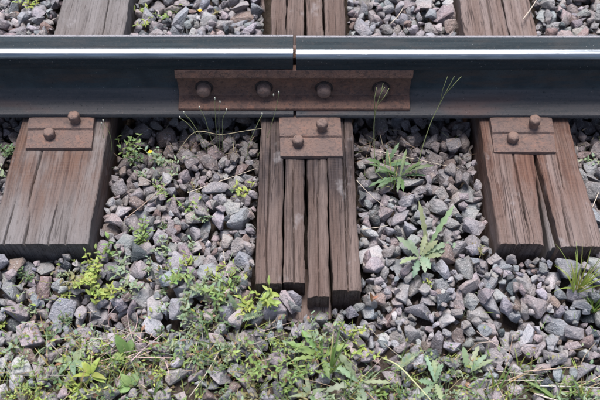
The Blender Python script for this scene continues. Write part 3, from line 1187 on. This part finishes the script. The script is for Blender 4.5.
rosette(.262, -.440, 11, .062, .020, 'mint', 'pale jagged leaved rosette between the four strip and the reddish sleeper', 31, rise=(.3, 1.1))
rosette(.285, -.400, 3, .105, .017, 'mint', 'three long pale jagged leaves reaching above the pale rosette', 32, rise=(.5, 1.1), az0=.15, arc=2.2)
rosette(.235, -.215, 13, .082, .0115, 'deep', 'dark green jagged rosette on the stones just below the rail', 33, rise=(.35, 1.2))
rosette(.205, -.180, 6, .060, .012, 'deep', 'small dark rosette against the fourth strip below the rail', 34, rise=(.5, 1.4))
rosette(.045, -.665, 9, .075, .015, 'fresh', 'long leaved green rosette in front of the third strip end', 35, rise=(.5, 1.4))
rosette(.120, -.715, 8, .085, .016, 'mint', 'sprawling pale green rosette in the front weed strip', 36, rise=(.3, 1.0))
rosette(.275, -.715, 10, .062, .014, 'mint', 'mint green jagged rosette before the clear stone patch', 37, rise=(.3, 1.0))
rosette(.345, -.690, 4, .075, .015, 'mint', 'few upright pale leaves at the edge of the clear stone patch', 38, rise=(.6, 1.3), az0=.3, arc=2.0)
rosette(-.360, -.650, 4, .050, .020, 'fresh', 'four broad upright bright leaves amid the front weeds', 39, 'oval', (.8, 2.0))
rosette(-.470, -.665, 9, .040, .015, 'mint', 'blue green broad leaved rosette amid the front weeds', 40, 'oval', (.2, .9))
rosette(-.425, -.700, 7, .045, .014, 'yellow', 'yellow green broad leaved rosette amid the front weeds', 41, 'oval', (.4, 1.3))
rosette(-.345, -.715, 5, .036, .018, 'fresh', 'round leaved green seedling amid the front weeds', 42, 'oval', (.4, 1.2))
rosette(.020, -.735, 6, .055, .010, 'mint', 'narrow leaved pale rosette under the grass in front', 43, 'lance', (.3, 1.0))
rosette(.520, -.740, 5, .075, .009, 'fresh', 'long soft leaves lying among the dry straw', 44, 'lance', (.2, .6))

grass(.595, -.510, 44, .135, .0036, 'yellow', 'tall bright grass tuft at the end corner of the reddish sleeper', 51, (-.05, .05))
grass(.635, -.545, 26, .085, .0042, 'fresh', 'shorter grass tuft beside the tall tuft at the reddish sleeper', 52, (.05, 0))
grass(.062, -.690, 8, .140, .0062, 'fresh', 'tall broad grass blades standing before the strip ends', 53)
grass(.100, -.735, 10, .095, .0050, 'mint', 'pale grass blades at the foot of the tall broad grass', 54)
grass(-.450, -.725, 12, .075, .0060, 'yellow', 'broad yellow green grass blades amid the front weeds', 55)
grass(-.300, -.735, 9, .060, .0040, 'fresh', 'short grass tuft amid the front weeds', 56)
grass(.400, -.725, 10, .090, .0042, 'fresh', 'thin arching grass tuft at the edge of the clear stones', 57, dry=.35)
grass(.580, -.735, 14, .095, .0042, 'mint', 'grass tuft mixed with straw before the reddish sleeper', 58, dry=.45)
grass(.470, -.710, 8, .070, .0040, 'olive', 'olive grass wisps beside the dry straw', 59, dry=.4)
grass(.215, -.230, 10, .095, .0036, 'fresh', 'fine grass tuft rising from the dark green rosette', 60, (-.1, .1))
grass(-.120, -.590, 5, .060, .0040, 'yellow', 'few bright grass blades before the first strip', 61)

feather_leaf(-.095, -.575, (.45, .80, .65), .085, 'feathery upright leaf leaning on the second strip end', 71)
feather_leaf(-.130, -.560, (-.3, .3, .9), .060, 'small feathery leaf beside the first strip end', 72)
feather_leaf(-.150, -.590, (.8, .2, .5), .085, 'feathery leaf lying toward the strip ends', 73)
feather_leaf(.190, -.690, (.6, .4, .5), .080, 'feathery leaf in the front weed strip', 74)

green_stem = (.22, .25, .11)
straw = (.46, .40, .26)
stalk([(.270, -.215, -.06), (.283, -.175, .01), (.300, -.145, .08), (.322, -.125, .145), (.338, -.115, .195)], .0011, green_stem, 'tall green stalk with forked tip leaning before the rail web', leaves=0,
      forks=[((.322, -.125, .145), (.338, -.122, .175), (.352, -.120, .200)), ((.315, -.13, .125), (.316, -.125, .165), (.322, -.120, .200))])
stalk([(.180, -.190, -.06), (.174, -.150, .01), (.172, -.125, .07), (.180, -.110, .125), (.190, -.105, .150)], .0012, green_stem, 'branching green grass stalk standing before the last bolt',
      forks=[((.172, -.125, .075), (.169, -.11, .12), (.172, -.105, .150)), ((.176, -.116, .10), (.192, -.108, .125), (.200, -.104, .145)), ((.18, -.11, .12), (.184, -.104, .14), (.186, -.10, .158))])
bw = (.62, .62, .52)
for k, (x0, x1, zt, xx) in enumerate(((-.215, -.255, .062, -.285), (-.205, -.222, .080, -.242), (-.200, -.196, .110, -.192), (-.196, -.188, .098, -.178), (-.188, -.180, .072, -.160), (-.225, -.262, .045, -.300))):
    stalk([(x0, -.125, -.06), ((x0 + x1) / 2, -.122, 0), (x1, -.112, zt * .7), ((x1 + xx) / 2, -.105, zt)], .0008, green_stem,
          ['thin stalk with white bud leaning over the joint bar end', 'thin stalk with white bud before the first bolt', 'tallest thin white budded stalk beside the first bolt',
           'thin white budded stalk right beside the tallest one', 'low thin budded stalk below the first bolt', 'lowest budded stalk at the joint bar corner'][k],
          heads=[((x1 + xx) / 2 * 1.0 and ((x1 + xx) / 2, -.105, zt + .004))], head_tint=bw, name='budded_stalk')
stalk([(-.105, -.140, -.06), (-.078, -.125, .0), (-.056, -.110, .08), (-.048, -.10, .125)], .0008, green_stem, 'thin stalk with pale buds standing left of the rail gap',
      heads=[(-.048, -.10, .129), (-.060, -.10, .120)], head_tint=bw, name='budded_stalk')
stalk([(-.130, -.150, -.06), (-.120, -.135, -.01), (-.095, -.115, .05), (-.088, -.108, .06)], .0008, green_stem, 'short thin stalk with pale bud under the second bolt',
      heads=[(-.088, -.108, .064)], head_tint=bw, name='budded_stalk')
for k, (x, y) in enumerate(((-.47, -.128), (-.455, -.120))):
    stalk([(x, y - .01, -.05), (x + .004, y, .0), (x + .006 - .012 * k, y + .01, .04)], .0008, green_stem, 'tiny white budded stalk beside the solid sleeper plate', heads=[(x + .006 - .012 * k, y + .01, .043)], head_tint=bw, name='budded_stalk')
stalk([(-.30, -.130, -.06), (-.25, -.118, .01), (-.19, -.112, -.005), (-.13, -.118, .015), (-.09, -.115, .02)], .0008, straw, 'bent dry tendril trailing along the rail foot')
stalk([(.17, -.655, -.08), (.20, -.69, -.045), (.235, -.735, -.04), (.27, -.775, -.05)], .0022, (.42, .44, .24), 'thick pale green stem lying across the front weeds', name='fallen_stem')


# random weeds of the front strip and of the left half
r = random.Random(99)
placed = []
labels_done = 0
def scatter(n, xa, xb, ya, yb, hmin, hmax, lmin, lmax, keep, gap=.03):
    k = 0
    tries = 0
    while k < n and tries < n * 40:
        tries += 1
        x, y = r.uniform(xa, xb), r.uniform(ya, yb)
        if r.random() > keep(x, y) or any((x - a) ** 2 + (y - b) ** 2 < gap ** 2 for a, b in placed):
            continue
        if any(a - .03 < x < b + .03 and y > f - .03 for a, b, f in SLEEPERS.values()):
            continue
        placed.append((x, y))
        hue = r.choice(['fresh', 'mint', 'mint', 'yellow', 'deep', 'olive'])
        h = r.uniform(hmin, hmax)
        word = {'fresh': 'green', 'mint': 'mint green', 'yellow': 'yellow green', 'deep': 'dark green', 'olive': 'brownish olive'}[hue]
        weed(x, y, h, h * r.uniform(.8, 1.5), r.randint(3, 7), r.uniform(lmin, lmax), hue, ('low ' if h < .03 else 'small ') + word + ' leafy weed ' + area_words(x, y), 1000 + len(placed))
        k += 1


scatter(58, -.66, .16, -.80, -.59, .018, .046, .010, .018, lambda x, y: .35 + .65 * (y < -.63))
scatter(16, .12, .66, -.80, -.690, .018, .040, .010, .016, lambda x, y: .8)
scatter(18, -.66, -.10, -.60, -.45, .016, .032, .009, .015, lambda x, y: .8, .04)
scatter(8, -.42, -.13, -.45, -.16, .016, .028, .010, .014, lambda x, y: .7, .06)
scatter(3, .14, .42, -.55, -.2, .016, .024, .009, .013, lambda x, y: .6, .08)
scatter(4, -.80, -.70, -.42, -.15, .02, .035, .012, .016, lambda x, y: .8, .05)


for k in range(64):
    x = r.uniform(-.62, .62)
    y = r.uniform(-.79, -.655 if x > .1 else -.60)
    hue = r.choice(['fresh', 'yellow', 'mint'])
    n_b = r.randint(4, 9)
    grass(x, y, n_b, r.uniform(.035, .080), r.uniform(.0022, .0038), hue,
          {'fresh': 'fine green', 'yellow': 'fine yellow green', 'mint': 'fine pale green'}[hue] + (' sparse' if n_b < 7 else ' full') + ' grass wisps ' + area_words(x, y), 3000 + k, dry=.2, flat=.9)


# dry straws lying on the stones: real little rods resting on what is under them
def straw_rod(x0, y0, x1, y1, rad, tint, label):
    n = 7
    xs, ys = np.linspace(x0, x1, n), np.linspace(y0, y1, n)
    zz = np.array([surf_max(a, b, .004) for a, b in zip(xs, ys)])
    fit_ = np.polyfit(np.linspace(0, 1, n), zz, 1)
    line = np.polyval(fit_, np.linspace(0, 1, n))
    line += (zz - line).max() * .55 + rad
    bend = r.uniform(-.006, .006)
    pts = [(a + bend * math.sin(math.pi * i / (n - 1)), b, c) for i, (a, b, c) in enumerate(zip(xs, ys, line))]
    root = Vector(pts[0])
    mb = MB()
    tube(mb, [Vector(p) - root for p in pts], [rad * (1 - .4 * i / n) for i in range(n)], tint, 5)
    o = link('dry_straw', mb.mesh('dry_straw', M_STRAW), None, root)
    tag(o, label, 'straw', 'dry straws on the ballast')


PALE = (.50, .44, .36)
straw_rod(.185, -.130, .385, -.165, .0011, PALE, 'long pale dry stem lying across stones below the rail by the last bolt')
straw_rod(-.26, -.262, -.105, -.175, .0010, PALE, 'long pale dry stem pointing to the split sleeper from the stones')
straw_rod(-.40, -.330, -.31, -.235, .0012, (.30, .22, .17), 'brown twig lying beside the side of the solid sleeper')
straw_rod(-.17, -.41, -.15, -.50, .0009, PALE, 'short upright looking straw before the first strip')
straw_rod(.13, -.245, .20, -.300, .0009, PALE, 'thin straw beside the fourth strip')
straw_rod(.14, -.36, .20, -.345, .0009, PALE, 'thin straw lying off the side of the fourth strip')
straw_rod(.245, .30, .285, .37, .0014, PALE, 'pale stick on the stones beyond the rail')
straw_rod(.585, .26, .66, .40, .0016, PALE, 'pale stick beyond the rail beside the reddish sleeper')
straw_rod(.67, -.30, .72, -.20, .0012, PALE, 'pale straw on the outer side of the reddish sleeper')
straw_rod(-.385, -.655, -.25, -.665, .0013, (.50, .36, .32), 'pinkish dry stem lying across the front weeds')
straw_rod(-.28, -.665, -.265, -.715, .0012, (.50, .36, .32), 'pinkish dry stem crossing the weeds toward the front')
straw_rod(-.225, -.74, -.16, -.64, .0013, PALE, 'pale stem rising over the front stones')
for k in range(15):
    a = r.uniform(-.35, .5)
    x, y, l = r.uniform(.38, .62), r.uniform(-.765, -.68), r.uniform(.06, .16)
    straw_rod(x - l / 2 * math.cos(a), y - l / 2 * math.sin(a), x + l / 2 * math.cos(a), y + l / 2 * math.sin(a), r.uniform(.0008, .0015), jitter_tint(r, PALE, .25), 'dry straw in the tangle before the reddish sleeper')
for k in range(24):
    a = r.uniform(0, math.pi)
    x, y, l = -.375 + r.gauss(0, .035), -.605 + r.gauss(0, .025), r.uniform(.03, .09)
    straw_rod(x - l / 2 * math.cos(a), y - l / 2 * math.sin(a), x + l / 2 * math.cos(a), y + l / 2 * math.sin(a), r.uniform(.0006, .0011), jitter_tint(r, (.42, .34, .32), .25), 'thin dry straw in the bundle among the front weeds')
for k in range(22):
    a = r.uniform(0, math.pi)
    x, y, l = r.uniform(-.60, .60), r.uniform(-.76, -.60), r.uniform(.04, .12)
    straw_rod(x - l / 2 * math.cos(a), y - l / 2 * math.sin(a), x + l / 2 * math.cos(a), y + l / 2 * math.sin(a), r.uniform(.0006, .0012), jitter_tint(r, (.40, .33, .26), .3), 'loose dry straw ' + area_words(x, y))

# curled dead leaf by the fourth strip
mb = MB()
leaf(mb, (0, 0, 0), (-.2, .5, .9), .026, .010, -1.6, (.38, .20, .12), 'lance', 1.3, 6, .9)
leaf(mb, (.001, .001, 0), (.6, .3, .5), .020, .007, .9, (.34, .17, .11), 'lance', 1.1, 5)
o = link('dead_leaf', mb.mesh('dead_leaf', M_LEAF), None, (.150, -.545, surf(.150, -.545) + .001))
tag(o, 'curled orange dead leaf on the stones beside the fourth strip end', 'leaf')


# creeping ground cover and litter between the front stones: far too small to count
rr = np.random.default_rng(5)
mb = MB()
cnt = 0
R2 = random.Random(12)
while cnt < 11000:
    x, y = R2.uniform(-.95, .95), R2.uniform(-1.0, -.40)
    band = 1 / (1 + math.exp((y + .655 - .05 * (x < .1)) / .022))
    v = float(value_noise(np.array(x * 15), np.array(y * 15), 61)) + float(value_noise(np.array(x * 40), np.array(y * 40), 62)) * .6
    left = .22 * (x < -.1) * (y < -.44) * (v > .12)
    if R2.random() > max(band * ((.22 if x < .1 else .10) + 1.9 * max(0, v + (.12 if x < .1 else .0))), left):
        continue
    if any(a - .01 < x < b + .01 and y > f - .015 for a, b, f in SLEEPERS.values()):
        continue
    cnt += 1
    z = surf(x, y) + R2.uniform(-.001, .010)
    a = R2.uniform(0, 6.283)
    q = R2.random()
    if q < .52:
        tint = jitter_tint(R2, GREENS[R2.choice(['fresh', 'mint', 'olive', 'deep', 'yellow'])], .3)
        ll = R2.uniform(.005, .013)
        leaf(mb, (x, y, z), (math.cos(a), math.sin(a), R2.uniform(.1, 1.6)), ll, ll * R2.uniform(.35, .6), R2.uniform(0, 1), tint, 'oval', .3, 3, R2.uniform(-.6, .6))
    elif q < .64:
        tint = jitter_tint(R2, R2.choice([(.20, .12, .08), (.28, .18, .11), (.13, .09, .07), (.34, .27, .18)]), .3)
        ll = R2.uniform(.005, .016)
        leaf(mb, (x, y, z), (math.cos(a), math.sin(a), R2.uniform(-.1, .7)), ll, ll * R2.uniform(.2, .5), R2.uniform(0, 1), tint, 'oval', .4, 3, R2.uniform(-1, 1))
    else:
        ll = R2.uniform(.015, .04)
        leaf(mb, (x, y, z), (math.cos(a), math.sin(a), R2.uniform(.2, 2.2)), ll, .0018, R2.uniform(0, .8), jitter_tint(R2, (.42, .36, .24) if R2.random() < .18 else GREENS[R2.choice(['fresh', 'yellow', 'mint'])], .3), 'grass', .4, 3, R2.uniform(-1, 1))
tag(link('ground_cover', mb.mesh('ground_cover', M_LEAF)), 'creeping green ground cover and brown litter between the front stones', 'ground cover', None, 'stuff')

# dark litter caught under the rail edge
mb = MB()
for k in range(1500):
    x = R2.uniform(-.9, .9)
    y = -.10 + R2.gauss(0, .035)
    if any(a - .01 < x < b + .01 for a, b, f in SLEEPERS.values()):
        continue
    dens = .25 + .75 * (value_noise(np.array(x * 9), np.array(y * 9), 71) > .0)
    if R2.random() > dens:
        continue
    a = R2.uniform(0, 6.283)
    ll = R2.uniform(.008, .035)
    leaf(mb, (x, y, surf(x, y) + R2.uniform(-.001, .008)), (math.cos(a), math.sin(a), R2.uniform(0, .6)), ll, R2.uniform(.0010, .0028), R2.uniform(0, .9),
         jitter_tint(R2, R2.choice([(.16, .12, .09), (.24, .19, .13), (.07, .09, .05)]), .3), 'grass', .4, 3, R2.uniform(-1, 1))
tag(link('plant_litter', mb.mesh('plant_litter', M_LEAF)), 'brown dead grass litter caught along the rail foot', 'litter', None, 'stuff')
